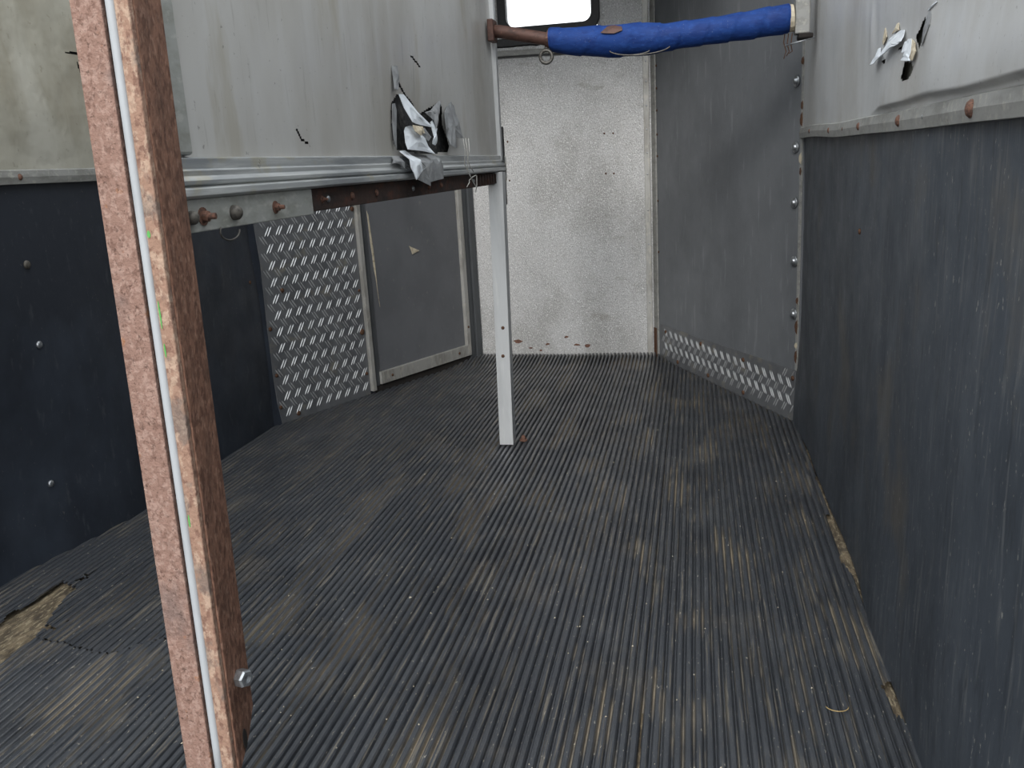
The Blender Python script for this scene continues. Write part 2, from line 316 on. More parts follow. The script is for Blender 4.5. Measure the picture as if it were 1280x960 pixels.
def right_sheet(y, z):
    zc = crease(y); amp = .017 * ss(2.3, 2.0, y) * (.75 + .5 * nz(y * 3, 1, 1))
    d = amp * ss(zc - .001, zc + .007, z) * ss(zc + .16, zc + .01, z)
    d += .006 * nz(y * 1.4, z * 1.7, 3) + .004
    d += .004 * math.exp(-((y - 2.26) / .05) ** 2 - ((z - 1.33) / .05) ** 2) * math.sin((y - 2.26) * 50)
    d += .004 * math.exp(-((y - 1.72) / .05) ** 2 - ((z - 1.27) / .05) ** 2)
    return (XR - d, y, z)
ys = spread((YB, 1.1, .08), (1.1, 1.65, .018), (1.65, 2.36, .0062), (2.36, 3.655, .06)); zs = spread((1.118, 1.16, .003), (1.16, 1.33, .0042), (1.33, 1.42, .012), (1.42, TOP, .1))
build('upper_sheet', sheet(ys, zs, right_sheet, [TR['h1'], TR['h2'], TR['h3'], TR['h4']]), 'sheet', wr, smooth=True, label='pale dented metal sheet with a torn hole')
build('core_backing', MB().box(XR + .003, XR + .028, 1.818, 2.30, 1.15, 1.33), 'backing', wr)
pr = lambda y, z, d: Vector(right_sheet(y, z)) + Vector((-d, 0, 0))
for i, (k, mt, b, c) in enumerate((('fA', 'foil', .004, .010), ('fB', 'foil', .004, .010), ('fC', 'foil', .003, .008), ('fD', 'foil_cream', .002, .005), ('lip', 'foil_grey', .0005, .0015), ('slit', 'foil', .0005, .001), ('c1', 'foil_cream', .001, .003), ('c2', 'foil_cream', .001, .003))):
    flap('torn_flap', TR[k], pr, mt, wr, b, c, .002, 20 + i, label='curled scrap of torn sheet')
def right_mat(y, z):
    d = .012 * nz(y * .9, z * .7, 9) + .008 * nz(y * 3.2, z * 1.2, 5) + .02 * ss(.45, 0, z) * (.5 + nz(y * 1.5, 2, 7))
    d += .012 * math.exp(-((y - 1.35) / .2) ** 2) * ss(0, .3, z) * ss(1.0, .6, z)
    return (XR + .006 - max(d, -.012), y, z)
build('kick_mat', sheet(spread((YB, 3.62, .04)), spread((-.004, 1.124, .04)), right_mat), 'kick', wr, smooth=True, label='black rubber kick mat')
def edging(x, sgn, ya, yb, n, zf):
    mb = MB()
    for i in range(n + 1):
        y = ya + (yb - ya) * i / n; z = zf(y); s = sgn
        mb.V += [Vector((x, y, z - .019)), Vector((x + s * .009, y, z - .018)), Vector((x + s * .011, y, z)), Vector((x + s * .008, y, z + .017)), Vector((x, y, z + .020))]
    for i in range(n):
        for j in range(4): mb.F.append((i * 5 + j, i * 5 + j + 1, i * 5 + j + 6, i * 5 + j + 5))
    return mb
zr = lambda y: 1.122 + .014 * ss(2.2, 3.6, y) + .003 * nz(y * 2, 0, 4)
build('edging_strip', edging(XR - .004, -1, YB, 3.64, 60, zr), 'trim', wr, solid=.002, label='dull metal edging strip')
for y, s in ((3.318, .7), (2.854, .8), (2.595, .5), (2.35, .9), (1.908, 1.05), (1.433, 1.25), (1.1, 1.2)):
    fix('rivet', 'rivet', (XR - .014, y, zr(y)), (-1, 0, 0), wr, s)
fix('tiny', 'screw', (XR - .014, 1.718, zr(1.718)), (-1, 0, 0), wr)
fix('screw', 'screw', (right_mat(2.388, .867)[0] - .001, 2.388, .867), (-1, 0, 0), wr, 1.1)

# ---------------------------------------------------------------- left wall
wl = build('wall_left', MB().box(-1.99, -1.965, YB, 3.6, -.01, TOP), 'core', kind='structure', origin=(-1.965, 1.5, 0), label='left side wall, beige sheet over black rubber')
def left_sheet(y, z):
    d = .012 * nz(y * 2.1, z * 2.4, 8) + .018 * math.exp(-((y - 2.25) / .22) ** 2 - ((z - 1.3) / .14) ** 2)
    return (XL + d, y, z)
LS = [[(2.4688, 1.4794), (2.548, 1.4845), (2.552, 1.4736)], [(2.536, 1.456), (2.5521, 1.4393), (2.548, 1.415), (2.538, 1.43)]]
build('upper_sheet', sheet(spread((YB, 1.9, .06), (1.9, 2.4, .03), (2.4, 2.62, .005), (2.62, 3.52, .06)), spread((1.11, 1.36, .02), (1.36, 1.5, .004), (1.5, TOP, .06)), left_sheet, LS), 'sheet_left', wl, smooth=True, label='beige dented metal sheet')
def left_mat(y, z):
    d = .010 * nz(y * 1.1, z * 1.3, 21) + .005 * nz(y * 4, z * 3, 22)
    return (XL - .004 + d - .075 * ss(2.5, 1.95, y) * ss(.9, 0, z), y, z)
build('kick_mat', sheet(spread((YB, 3.53, .045)), spread((-.004, 1.112, .045)), left_mat), 'kick_left', wl, smooth=True, label='black rubber kick mat')
zl = lambda y: 1.119 + .002 * nz(y * 2, 0, 14)
build('edging_strip', edging(XL + .006, 1, YB, 3.52, 40, zl), 'trim', wl, solid=.002, label='dull metal edging strip')
for y in (2.19, 2.75, 1.6): fix('rivet', 'rivet', (XL + .016, y, zl(y)), (1, 0, 0), wl, .85)
fix('dirty', 'screw', (left_mat(2.174, .879)[0], 2.174, .879), (1, 0, 0), wl, 1.25)
for y, z in ((2.175, .648), (2.16, .226)): fix('pale', 'screw', (left_mat(y, z)[0], y, z), (1, 0, 0), wl, 1.25)
fix('screw', 'screw', (left_mat(3.44, .653)[0], 3.44, .653), (1, 0, 0), wl, 1.2)

# ---------------------------------------------------------------- front wall with window
W0, W1, WZ0, WZ1 = -1.0, -.492, 1.748, 2.16
mb = MB()
for x0, x1, z0, z1 in ((-1.25, W0, 0, TOP), (W1, -.21, 0, TOP), (W0, W1, 0, WZ0), (W0, W1, WZ1, TOP)): mb.box(x0, x1, YF, YF + .03, z0 - .01 if z0 == 0 else z0, z1)
wf = build('wall_front', mb, 'stucco', kind='structure', origin=(-.73, YF, 0), label='silvery stucco sheet front wall with a window')
win = empty('window_1', (-.746, YF, WZ0), kind='structure', label='bright window with black rubber gasket')
def rrect(x0, x1, z0, z1, r, n=6):
    P = []
    for cx, cz, a0 in ((x1 - r, z1 - r, 0), (x0 + r, z1 - r, 90), (x0 + r, z0 + r, 180), (x1 - r, z0 + r, 270)):
        for i in range(n + 1):
            a = math.radians(a0 + 90 * i / n); P.append((cx + r * math.cos(a), cz + r * math.sin(a)))
    return P
oo, ii = rrect(W0 - .016, W1 + .014, WZ0 - .016, WZ1 + .016, .07), rrect(W0 + .03, W1 - .03, WZ0 + .03, WZ1 - .03, .045)
n = len(oo); mb = MB()
mb.V = [Vector((x, YF - .022, z)) for x, z in oo] + [Vector((x, YF - .022, z)) for x, z in ii] + [Vector((x, YF, z)) for x, z in oo] + [Vector((x, YF + .03, z)) for x, z in ii]
for i in range(n):
    j = (i + 1) % n
    mb.F += [(i, j, n + j, n + i), (i, 2 * n + i, 2 * n + j, j), (n + i, n + j, 3 * n + j, 3 * n + i)]
build('gasket', mb, 'gasket', win, bevel=.004)
build('pane', MB().box(W0 + .02, W1 - .02, YF + .012, YF + .016, WZ0 + .02, WZ1 - .02), 'glass', win)
# smeared black sealant and pressed strip under the window
mb = MB(); xs = lsp(-1.20, -.50, 40)
for i, x in enumerate(xs):
    a = 1.682 + .006 * nz(x * 30, 1, 1); b = 1.728 + .010 * nz(x * 22, 2, 1)
    mb.V += [Vector((x, YF - .002, a)), Vector((x, YF - .012, a + .006)), Vector((x, YF - .012, b - .006)), Vector((x, YF - .002, b))]
    if i: k = 4 * i; mb.F += [(k - 4 + j, k + j, k + j + 1, k - 3 + j) for j in range(3)]
build('sealant_smear', mb, 'gasket', wf, label='smeared black sealant under the window')
build('ledge_strip', MB().hexa([(-1.22, YF - .020, 1.642), (-.30, YF - .020, 1.628), (-.30, YF, 1.628), (-1.22, YF, 1.642), (-1.22, YF - .014, 1.672), (-.30, YF - .014, 1.652), (-.30, YF, 1.652), (-1.22, YF, 1.672)]), 'trim', wf, bevel=.003, label='dull metal strip')
build('sealant_line', MB().hexa([(-1.22, YF - .012, 1.634), (-.46, YF - .012, 1.622), (-.46, YF, 1.622), (-1.22, YF, 1.634), (-1.22, YF - .012, 1.643), (-.46, YF - .012, 1.631), (-.46, YF, 1.631), (-1.22, YF, 1.643)]), 'gasket', wf)
for x, z in ((-.472, 1.213), (-.425, 1.211), (-.469, 1.005), (-.426, 1.003), (-1.0, 1.2), (-1.0, .994)):
    fix('screw', 'screw', (x, YF, z), (0, -1, 0), wf, .75)
# dents of rust along the foot of the sheet
for x, z, s in ((-1.0, .09, 2.2), (-.83, .07, 1.2), (-.66, .065, 1.5), (-.60, .06, 2.0), (-.72, .11, 1.2), (-.87, .035, 1.), (-.93, .05, 1.1)):
    mb = MB(); q = random.Random(int(s * 100)); P = [(x + .011 * s * (1 + q.uniform(-.4, .4)) * math.cos(a), z + .005 * s * (1 + q.uniform(-.4, .4)) * math.sin(a)) for a in lsp(0, 5.6, 8)]
    mb.V = [Vector((a, YF - .0012, b)) for a, b in P]; mb.F = [tuple(range(len(P)))]
    build('rust_spot', mb, 'rust_bolt', wf, solid=.001)
# corner trim between the front sheet and the right slanted wall
tr1 = build('trim_1', MB().box(-.262, -.232, YF - .012, YF - .001, .0, TOP - .02), 'frame', kind='structure', bevel=.002, label='pale metal corner strip right of the front sheet')
build('angle', MB().fbox(FRR, 1.372, 1.425, .0, TOP - .02, .001, .010), 'trim', tr1, bevel=.002)
build('rusty_foot', MB().fbox(FRR, 1.385, 1.42, .0, .16, .011, .014), 'brown', tr1)
for z in (.3, .62, .80, .99, 1.10, 1.22, 1.34, 1.46, 1.56): fix('tiny', 'screw', (-.247, YF - .012, z), (0, -1, 0), tr1)
for z in (.58, .85, 1.08, 1.19, 1.31, 1.42, 1.53): fix('screw', 'screw', FRR(1.367, z, .002), FRR.n, tr1, .9)

# ---------------------------------------------------------------- right slanted wall
wfr = build('wall_front_right', MB().fbox(FRR, .0, FRR.len, -.01, TOP, -.03, 0), 'grey', kind='structure', origin=CR0, label='grey slanted board wall right of the front sheet')
build('chipped_edge', MB().fbox(FRR, .004, .022, .21, TOP, .0005, .003), 'trim', wfr)
for i, z in enumerate((.24, .30, .36, .48, .98, 1.02, 1.16, 1.22, 1.38)):
    q = random.Random(i); h = q.uniform(.02, .06); w_ = q.uniform(.006, .016)
    flap('rust_chip', [(.012, z), (.016 + w_ * .6, z + h * .2), (.014 + w_, z + h * .5), (.018 + w_ * .4, z + h * .8), (.012, z + h), (.008, z + h * .5)], FRR, 'foil_cream' if i in (1, 5) else 'brown', wfr, .003, .001, .001, i)
for s, z in ((.055, 1.327), (.05, 1.085), (.05, .876), (.04, .65), (.035, .44)):
    fix('washer', 'washer_bolt', FRR(s, z, .004), FRR.n, wfr, 1.25)
LUG = {}
def tread_plate(name, fr, outline, parent, flip, cell_s, cell_z, label):
    """flat plate with raised paired lugs, alternately leaning left and right"""
    s0 = min(a for a, b in outline); s1 = max(a for a, b in outline); z0 = min(b for a, b in outline); z1 = max(b for a, b in outline)
    n = len(outline); mb = MB()
    mb.V = [fr(a, b, .001) for a, b in outline] + [fr(a, b, .005) for a, b in outline]
    mb.F = [tuple(range(n, 2 * n))] + [(i, (i + 1) % n, n + (i + 1) % n, n + i) for i in range(n)]
    pl = build(name, mb, 'tread', parent, label=label)
    lg = MB(); row = 0; z = z0 + .012
    while z < z1:
        s = s0 + (.25 * cell_s if row % 2 else .75 * cell_s)
        k = 0
        while s < s1:
            lean = flip * (1 if row % 2 else -1)
            for o in (-.0075, .0075):
                c = (s + o, z); dx, dz = lean * .0145, .0220
                L_ = math.hypot(dx, dz); px, pz = dz / L_ * .0034, -dx / L_ * .0034
                P = [(c[0] - dx, c[1] - dz), (c[0] - .5 * dx + px, c[1] - .5 * dz + pz), (c[0] + .5 * dx + px, c[1] + .5 * dz + pz), (c[0] + dx, c[1] + dz), (c[0] + .5 * dx - px, c[1] + .5 * dz - pz), (c[0] - .5 * dx - px, c[1] - .5 * dz - pz)]
                if all(inpoly(p, outline) for p in P):
                    lg.add([fr(a, b, .005) for a, b in P] + [fr(c[0] - .5 * dx, c[1] - .5 * dz, .0085), fr(c[0] + .5 * dx, c[1] + .5 * dz, .0085)],
                           [(0, 1, 6), (1, 2, 7, 6), (2, 3, 7), (3, 4, 7), (4, 5, 6, 7), (5, 0, 6)])
            s += cell_s; k += 1
        z += cell_z / 2; row += 1
    build('tread_lugs', lg, 'lug', pl, kind='stuff', label='raised paired lugs of the tread plate')
    return pl
rp = tread_plate('tread_plate', FRR, [(.012, -.004), (1.345, -.004), (1.345, .19), (.9, .192), (.4, .205), (.014, .212)], wfr, -1, .064, .072, 'diamond tread kick plate along the foot')
for s, z in ((1.278, .157), (.857, .168), (.435, .171), (1.129, .02), (.779, .024), (.432, .02), (.03, .176)):
    fix('screw', 'screw', FRR(s, z, .006), FRR.n, rp, 1.5)

# ---------------------------------------------------------------- left slanted wall, tread plate and side door
wfl = build('wall_front_left', MB().fbox(FRL, -.02, FRL.len + .01, -.01, TOP, -.03, -.001), 'kick_left', kind='structure', origin=CL0, label='left slanted wall with tread plate and door')
lp = tread_plate('tread_plate', FRL, [(.036, -.003), (.604, -.003), (.605, 1.6), (.006, 1.6), (.010, .91), (.022, .72), (.017, .44), (.017, .225), (.022, .1)], wfl, 1, .0612, .0735, 'tall diamond tread plate left of the door')
for s, z, k in ((.03, .434, 1.4), (.034, .223, 1.3), (.036, .075, 1.3), (.133, .022, 1.6), (.121, .593, 1.5), (.59, .524, 1.), (.583, .32, 2.2), (.588, .108, 1.2), (.594, .915, 1.7)):
    fix('screw', 'screw', FRL(s, z, .006), FRL.n, lp, k)
dr = empty('door_1', FRL(1.0, .03, 0), kind='structure', label='grey framed side door beside the tread plate')
build('door_panel', MB().fbox(FRL, .650, 1.40, .06, 1.95, .0, .006), 'door', dr)
build('frame_stile', MB().fbox(FRL, .607, .632, .012, 1.98, .001, .024), 'frame', dr, bevel=.002)
build('frame_stile', MB().fbox(FRL, .634, .668, .03, 1.98, .001, .014), 'jamb', dr, bevel=.002)
build('frame_stile', MB().fbox(FRL, 1.379, 1.412, .04, 1.98, .001, .026), 'frame', dr, bevel=.002)
build('frame_rail', MB().fbox(FRL, .669, 1.411, .035, .097, .001, .025), 'frame', dr, bevel=.002)
build('frame_rail', MB().fbox(FRL, .669, 1.411, 1.92, 1.98, .001, .025), 'frame', dr, bevel=.002)
build('door_jamb', MB().fbox(FRL, 1.414, 1.46, .012, 1.99, .001, .018), 'jamb', dr, bevel=.002)
build('door_jamb', MB().fbox(FRL, 1.462, 1.505, .012, 1.99, .001, .03), 'jamb', dr, bevel=.002)
build('sill', MB().fbox(FRL, .64, 1.46, -.008, .028, .001, .012), 'dark', dr)
fix('screw', 'screw', FRL(.75, .066, .026), FRL.n, dr, 1.1); fix('screw', 'screw', FRL(1.30, .066, .026), FRL.n, dr, 1.1); fix('screw', 'screw', FRL(1.395, .2, .027), FRL.n, dr, 1.)
pd = lambda s, z, d: FRL(s, z, d)
flap('scuffed_edge', [(.690, .90), (.700, .88), (.712, .72), (.716, .55), (.722, .42), (.713, .52), (.703, .62), (.696, .74)], pd, 'foil_cream', dr, .0065, .001, .001, 3)
flap('gouge', [(.975, .70), (1.01, .685), (1.05, .668), (1.01, .66), (.99, .655)], pd, 'foil_cream', dr, .0065, .004, .002, 4)

# ---------------------------------------------------------------- ribbed rubber floor mats
def hw(x, y):   # gentle unevenness of the floor covering
    return .0030 * nz(x * 2.2, y * 1.7, 31) + .0012 * nz(x * 9, y * 5, 32)
PITCH = .0203
TEAR = [(-1.62, 1.60), (-1.609, 1.691), (-1.56, 1.679), (-1.517, 1.678), (-1.48, 1.660), (-1.443, 1.653), (-1.40, 1.640), (-1.364, 1.644), (-1.336, 1.672), (-1.30, 1.71), (-1.26, 1.73)]
def teary(x):
    for (a, b), (c, d) in zip(TEAR, TEAR[1:]):
        if a <= x <= c: return b + (d - b) * (x - a) / (c - a)
    return 1.60 if x < -1.6 else 1.73
def torn_lift(x, y):   # the near piece laps a little over the far one along the tear
    return .006 * ss(-1.2, -1.3, x) * ss(-1.66, -1.60, x) * ss(-.3, 0, y - teary(x)) * (y < teary(x)) * ss(1.0, 1.4, y)
def worn(x, y): return 1 - .5 * ss(-.95, -1.35, x) * (y < teary(x)) - .25 * ss(-1.2, -1.4, x) * (y >= teary(x)) * ss(2.6, 1.8, y)
PROF = ((.0, -.0105, 1.), (.13, -.0105, 1.), (.23, -.0035, .35), (.34, -.0003, 0.), (.55, 0., 0.), (.76, -.0003, 0.), (.90, -.0035, .35))
def rib_mat(name, x0, x1, ys, holes, mat, label, dz=0., flat=1.):
    n = round((x1 - x0) / PITCH); xs = []; hs = []; gs = []
    for i in range(n):
        h = 1 + .12 * random.uniform(-1, 1)
        for f, z, g in PROF: xs.append(x0 + (i + f) * (x1 - x0) / n); hs.append(z * h * flat); gs.append(g)
    xs.append(x1); hs.append(-.0105 * flat); gs.append(1.)
    mb = MB(); G = []; used = {}
    bx = [(min(a for a, b in h), max(a for a, b in h), min(b for a, b in h), max(b for a, b in h)) for h in holes]
    def limit(x):   # mats stop at the slanted and front walls
        y = YF - .012
        if x > CR1.x: y = min(y, CR0.y + (CR0.x - x) / (CR0.x - CR1.x) * (CR1.y - CR0.y) - .016)
        if x < CL1.x: y = min(y, CL0.y + (x - CL0.x) / (CL1.x - CL0.x) * (CL1.y - CL0.y) - .012)
        return y
    def vid(i, j):
        if (i, j) not in used:
            x = xs[i]; y = min(ys[j], limit(x)); wob = .0022 * nz(x * 1.2, y * 1.4, 40) + .0005 * nz(x * 60, y * 8, 41)
            curl = .009 * ss(4.6, 4.87, y) * (.55 + .9 * abs(x + .75)) + .0
            rim = 1 + 1.1 * ss(4.55, 4.87, y)
            used[i, j] = len(mb.V); G.append(gs[i]); mb.V.append(Vector((x + wob, y, hs[i] * rim * worn(x, y) + (1 - rim) * -.0105 + torn_lift(x, y) + hw(x, y) + curl + dz + .0007 * nz(x * 80, y * 25, 42))))
        return used[i, j]
    lim = [limit(x) for x in xs]
    for i in range(len(xs) - 1):
        for j in range(len(ys) - 1):
            if ys[j] >= min(lim[i], lim[i + 1]): break
            c = ((xs[i] + xs[i + 1]) / 2, (ys[j] + ys[j + 1]) / 2)
            if any(b[0] <= c[0] <= b[1] and b[2] <= c[1] <= b[3] and inpoly(c, h) for b, h in zip(bx, holes)): continue
            mb.F.append((vid(i, j), vid(i + 1, j), vid(i + 1, j + 1), vid(i, j + 1)))
    return build(name, mb, mat, smooth=False, groove=G, label=label, cat='mat', group='ribbed rubber mats covering the floor', origin=((x0 + x1) / 2, 1.5, -.01))
SEAM = -.1085
far = (2.2, 4.90, .06)
rib_mat('rubber_mat', SEAM, XR - .004, spread((YB, 1.2, .05), (1.2, 3.0, .014), (3.0, 4.9, .05)),
        [[(.392, 2.95), (.42, 2.96), (.42, 2.80), (.398, 2.84)], [(.386, 2.62), (.42, 2.65), (.42, 2.20), (.395, 2.22), (.384, 2.3)], [(.372, 1.72), (.42, 1.75), (.42, 1.55), (.398, 1.57), (.383, 1.63)],
         [(SEAM, 1.62), (SEAM + .0035, 1.50), (SEAM + .004, 1.38), (SEAM + .003, .9), (SEAM - .01, .9)]],
        'mat', 'ribbed black rubber mat along the right wall, right of the floor seam')
XS = -1.60
HOLE = [(-1.80, 1.30), (-1.79, 1.58), (-1.776, 1.761), (-1.784, 1.80), (-1.777, 1.833), (-1.774, 1.90), (-1.769, 1.954), (-1.778, 1.992), (-1.74, 1.975), (-1.698, 1.955), (-1.69, 1.90), (-1.679, 1.856), (-1.65, 1.782), (-1.623, 1.705), (-1.612, 1.624), (-1.605, 1.50), (-1.615, 1.30)]
CRK = [[(-1.700, 2.01), (-1.735, 1.985), (-1.715, 2.03), (-1.716, 2.12), (-1.722, 2.03), (-1.735, 2.03)], [(-1.643, 1.742), (-1.598, 1.735), (-1.587, 1.80), (-1.597, 1.749), (-1.643, 1.755)]]
yfine = spread((YB, 1.2, .05), (1.2, 2.16, .009), far)
rib_mat('rubber_mat', XL - .085, XS, yfine, [HOLE] + CRK, 'mat', 'torn ribbed rubber mat edge strip along the left wall')
CRKT = [(a, b + .0055) for a, b in TEAR] + [(a, b - .0015) for a, b in reversed(TEAR)]
rib_mat('rubber_mat', XS, SEAM - .0012, yfine, [CRK[1], CRKT], 'mat', 'large ribbed black rubber mat between the torn strip and the floor seam')
# ---------------------------------------------------------------- centre partition
XP = -.73
PT = dict(
 hole=[(2.1716, 1.2416), (2.2231, 1.2663), (2.3185, 1.266), (2.3724, 1.25), (2.3736, 1.2265), (2.4442, 1.2317), (2.5857, 1.2633), (2.6381, 1.259), (2.6253, 1.2111), (2.6823, 1.1447), (2.6586, 1.1275), (2.4793, 1.1202), (2.3832, 1.1202), (2.1875, 1.1323), (2.1552, 1.1561)],
 f0=[(2.189, 1.3307), (2.2348, 1.3349), (2.2339, 1.307), (2.1989, 1.2728), (2.1742, 1.2751)],
 slit1=[(2.2307, 1.2948), (2.2447, 1.2978), (2.3047, 1.2672), (2.2902, 1.2651)], slit2=[(2.3534, 1.3704), (2.3726, 1.3723), (2.4517, 1.3479), (2.4315, 1.3475)],
 slit3=[(1.600, 1.1665), (1.606, 1.168), (1.625, 1.1475), (1.655, 1.1405), (1.655, 1.138), (1.62, 1.1435)],
 f1=[(2.2099, 1.2655), (2.2495, 1.266), (2.4014, 1.1884), (2.2988, 1.192), (2.2315, 1.1982)],
 f2=[(2.2148, 1.1855), (2.2705, 1.1912), (2.3182, 1.1841), (2.3632, 1.1593), (2.3749, 1.118), (2.2814, 1.1265), (2.1739, 1.1302), (2.1896, 1.1647)],
 foam=[(2.2293, 1.1899), (2.3121, 1.1882), (2.3075, 1.1712), (2.2633, 1.164), (2.2317, 1.1737)],
 f3=[(2.16, 1.1262), (2.1996, 1.1283), (2.2403, 1.1035), (2.2336, 1.0785), (2.1966, 1.0668), (2.1541, 1.0556), (2.1424, 1.0841)],
 f4=[(2.1996, 1.1283), (2.3744, 1.1158), (2.3697, 1.0982), (2.3131, 1.0555), (2.308, 1.0361), (2.1878, 1.0588), (2.2336, 1.0785), (2.2403, 1.1035)],
 f5=[(2.3744, 1.1158), (2.4627, 1.1202), (2.4958, 1.0879), (2.4859, 1.0509), (2.3556, 1.0455), (2.3279, 1.0551)],
 f1b=[(2.3193, 1.1884), (2.3937, 1.1882), (2.4184, 1.1646), (2.3797, 1.153), (2.3356, 1.1675)],
 f6=[(2.4531, 1.2054), (2.4882, 1.2156), (2.4976, 1.1888), (2.4807, 1.1566), (2.4525, 1.1427), (2.4263, 1.147), (2.4504, 1.1652)],
 f7=[(2.4126, 1.2303), (2.4955, 1.2429), (2.5513, 1.2638), (2.5965, 1.2709), (2.5813, 1.2469), (2.5206, 1.2122), (2.481, 1.1883), (2.4706, 1.2105)],
 f8=[(2.6238, 1.2394), (2.7172, 1.2751), (2.7434, 1.2643), (2.7702, 1.2159), (2.7873, 1.166), (2.6793, 1.1692), (2.6612, 1.1373), (2.6074, 1.1441), (2.602, 1.1915)],
 f9=[(2.1647, 1.2393), (2.1883, 1.2425), (2.1965, 1.225), (2.1552, 1.1321), (2.1451, 1.1559)],
 f10=[(2.0542, 1.0971), (2.094, 1.1123), (2.1509, 1.1161), (2.1424, 1.0841), (2.102, 1.0966)])
pt = empty('partition', (XP, 2.2, 1.01), label='grey sheet metal centre partition with a torn lower corner', cat='partition')
def psheet(y, z):
    d = .004 * nz(y * 1.2, z * 1.4, 61) - .010 * math.exp(-((y - 2.42) / .22) ** 2 - ((z - 1.2) / .09) ** 2)
    d += .008 * math.exp(-((y - 3.05) / .05) ** 2 - ((z - 1.52) / .09) ** 2)
    return (XP + d, y, z)
ys = spread((1.155, 1.58, .06), (1.58, 1.67, .004), (1.67, 2.12, .06), (2.12, 2.72, .0065), (2.72, 3.37, .05)); zs = spread((1.112, 1.28, .0045), (1.28, 1.39, .0045), (1.39, TOP - .1, .06))
psh = build('panel_sheet', sheet(ys, zs, psheet, [PT[k] for k in ('hole', 'slit1', 'slit2', 'slit3')]), 'part_sheet', pt, smooth=True)
build('panel_core', MB().box(XP - .04, XP - .018, 1.16, 3.36, 1.06, TOP - .1), 'core', pt)
build('back_sheet', MB().box(XP - .048, XP - .042, 1.155, 3.37, 1.06, TOP - .1), 'part_sheet', pt)
build('edge_fold', MB().box(XP - .002, XP + .012, 1.158, 1.215, 1.118, TOP - .1), 'galv', pt, bevel=.005)
r = XP
prof = [(r + .002, 1.116), (r + .012, 1.114), (r + .013, 1.098), (r + .016, 1.096), (r + .016, 1.088), (r + .024, 1.082), (r + .024, 1.076), (r + .019, 1.074), (r + .026, 1.070), (r + .027, 1.060), (r + .020, 1.056), (r - .066, 1.056), (r - .07, 1.07), (r - .06, 1.114), (r - .03, 1.116)]
build('bottom_rail', MB().prism(prof, 1.155, 3.39), 'rail', pt, bevel=.001, label='ridged aluminium bottom rail')
rfl = build('rusted_flat', MB().box(r - .02, r + .010, 1.40, 3.385, 1.012, 1.0555), 'rust_rail', pt, bevel=.002, label='black rusted steel flat')
gpl = build('galvanised_plate', MB().box(r + .0105, r + .018, 1.155, 1.600, 1.008, 1.0555), 'galv', pt, bevel=.0015, label='galvanised fixing plate')
for y, k, s in ((1.172, 'dome', .85), (1.205, 'hexr', .8), (1.296, 'dome', 1.0), (1.442, 'hexr', .65)): fix(k, 'bolt', (r + .018, y, 1.030), (1, .0, 0), gpl, s, .3)
for y, k in ((1.664, 'hexr'), (1.691, 'pale'), (1.822, 'rivet'), (1.974, 'rivet'), (2.251, 'pale'), (2.398, 'rivet'), (2.52, 'rivet'), (2.913, 'pale')):
    fix(k, 'bolt', (r + .010, y, 1.033), (1, 0, 0), rfl, .8 if k != 'hexr' else .45)
for i in range(9): build('rail_tooth', MB().box(r + .010, r + .017, 2.98 + i * .042, 2.995 + i * .042, 1.016, 1.05), 'rust_rail', rfl)
build('end_channel', MB().box(r - .052, r + .016, 3.355, 3.385, 1.062, TOP - .1), 'alu', pt, bevel=.003, label='pale aluminium end channel')
build('end_channel', MB().box(r - .045, r + .010, 3.386, 3.41, 1.03, TOP - .1), 'frame', pt, bevel=.002)
build('edge_seal', MB().box(r + .012, r + .020, 3.388, 3.402, .93, 1.22), 'gasket', pt, bevel=.002)
build('rail_end_cap', MB().box(r - .066, r + .024, 3.391, 3.40, 1.02, 1.113), 'rail', pt, bevel=.003)
pp = lambda y, z, d: Vector((XP + max(0, d), y, z)) + Vector((.026 * ss(1.125, 1.10, z), 0, 0))
for i, (k, mt, b, c, bl) in enumerate((('f0', 'foil_grey', .001, .008, .004), ('f1', 'foil', .006, .026, .01), ('f2', 'foil', .012, .026, .012), ('foam', 'foil_cream', .03, .01, .008), ('f3', 'foil', .014, .012, .006), ('f4', 'foil_grey', .006, .012, .006),
        ('f5', 'foil_grey', .001, .002, .001), ('f1b', 'foil_grey', .012, .012, .006), ('f6', 'foil', .012, .010, .006), ('f7', 'foil_grey', .004, .018, .008), ('f8', 'foil_grey', .003, .022, .008), ('f9', 'foil_grey', .001, .006, .002), ('f10', 'foil_grey', .001, .002, .001))):
    flap('torn_flap', PT[k], pp, mt, psh, b, c, bl, 60 + i)
for P in ([(2.7168, 1.1649), (2.722, 1.13), (2.7264, 1.0901), (2.7779, 1.0536), (2.80, 1.035)], [(2.7873, 1.166), (2.776, 1.13), (2.7709, 1.1049), (2.79, 1.08), (2.8121, 1.0632)], [(2.752, 1.166), (2.75, 1.11), (2.765, 1.07), (2.80, 1.04), (2.835, 1.015), (2.85, 1.0), (2.868, 1.02), (2.85, 1.05)], [(2.7275, 1.0192), (2.75, 1.032), (2.7738, 1.0382), (2.81, 1.047), (2.8414, 1.0522)]):
    build('loose_thread', MB().tube([(XP + .034 + .004 * math.sin(i * 2), y, z) for i, (y, z) in enumerate(P)], .0014, 6), 'cord', pt, smooth=True)
build('wire_hook', MB().tube([(r + .02, 1.275 + .03 * math.cos(a), 1.003 + .014 * math.sin(a)) for a in lsp(2.6, 6.3, 12)], .0016, 6), 'ring', pt, smooth=True)

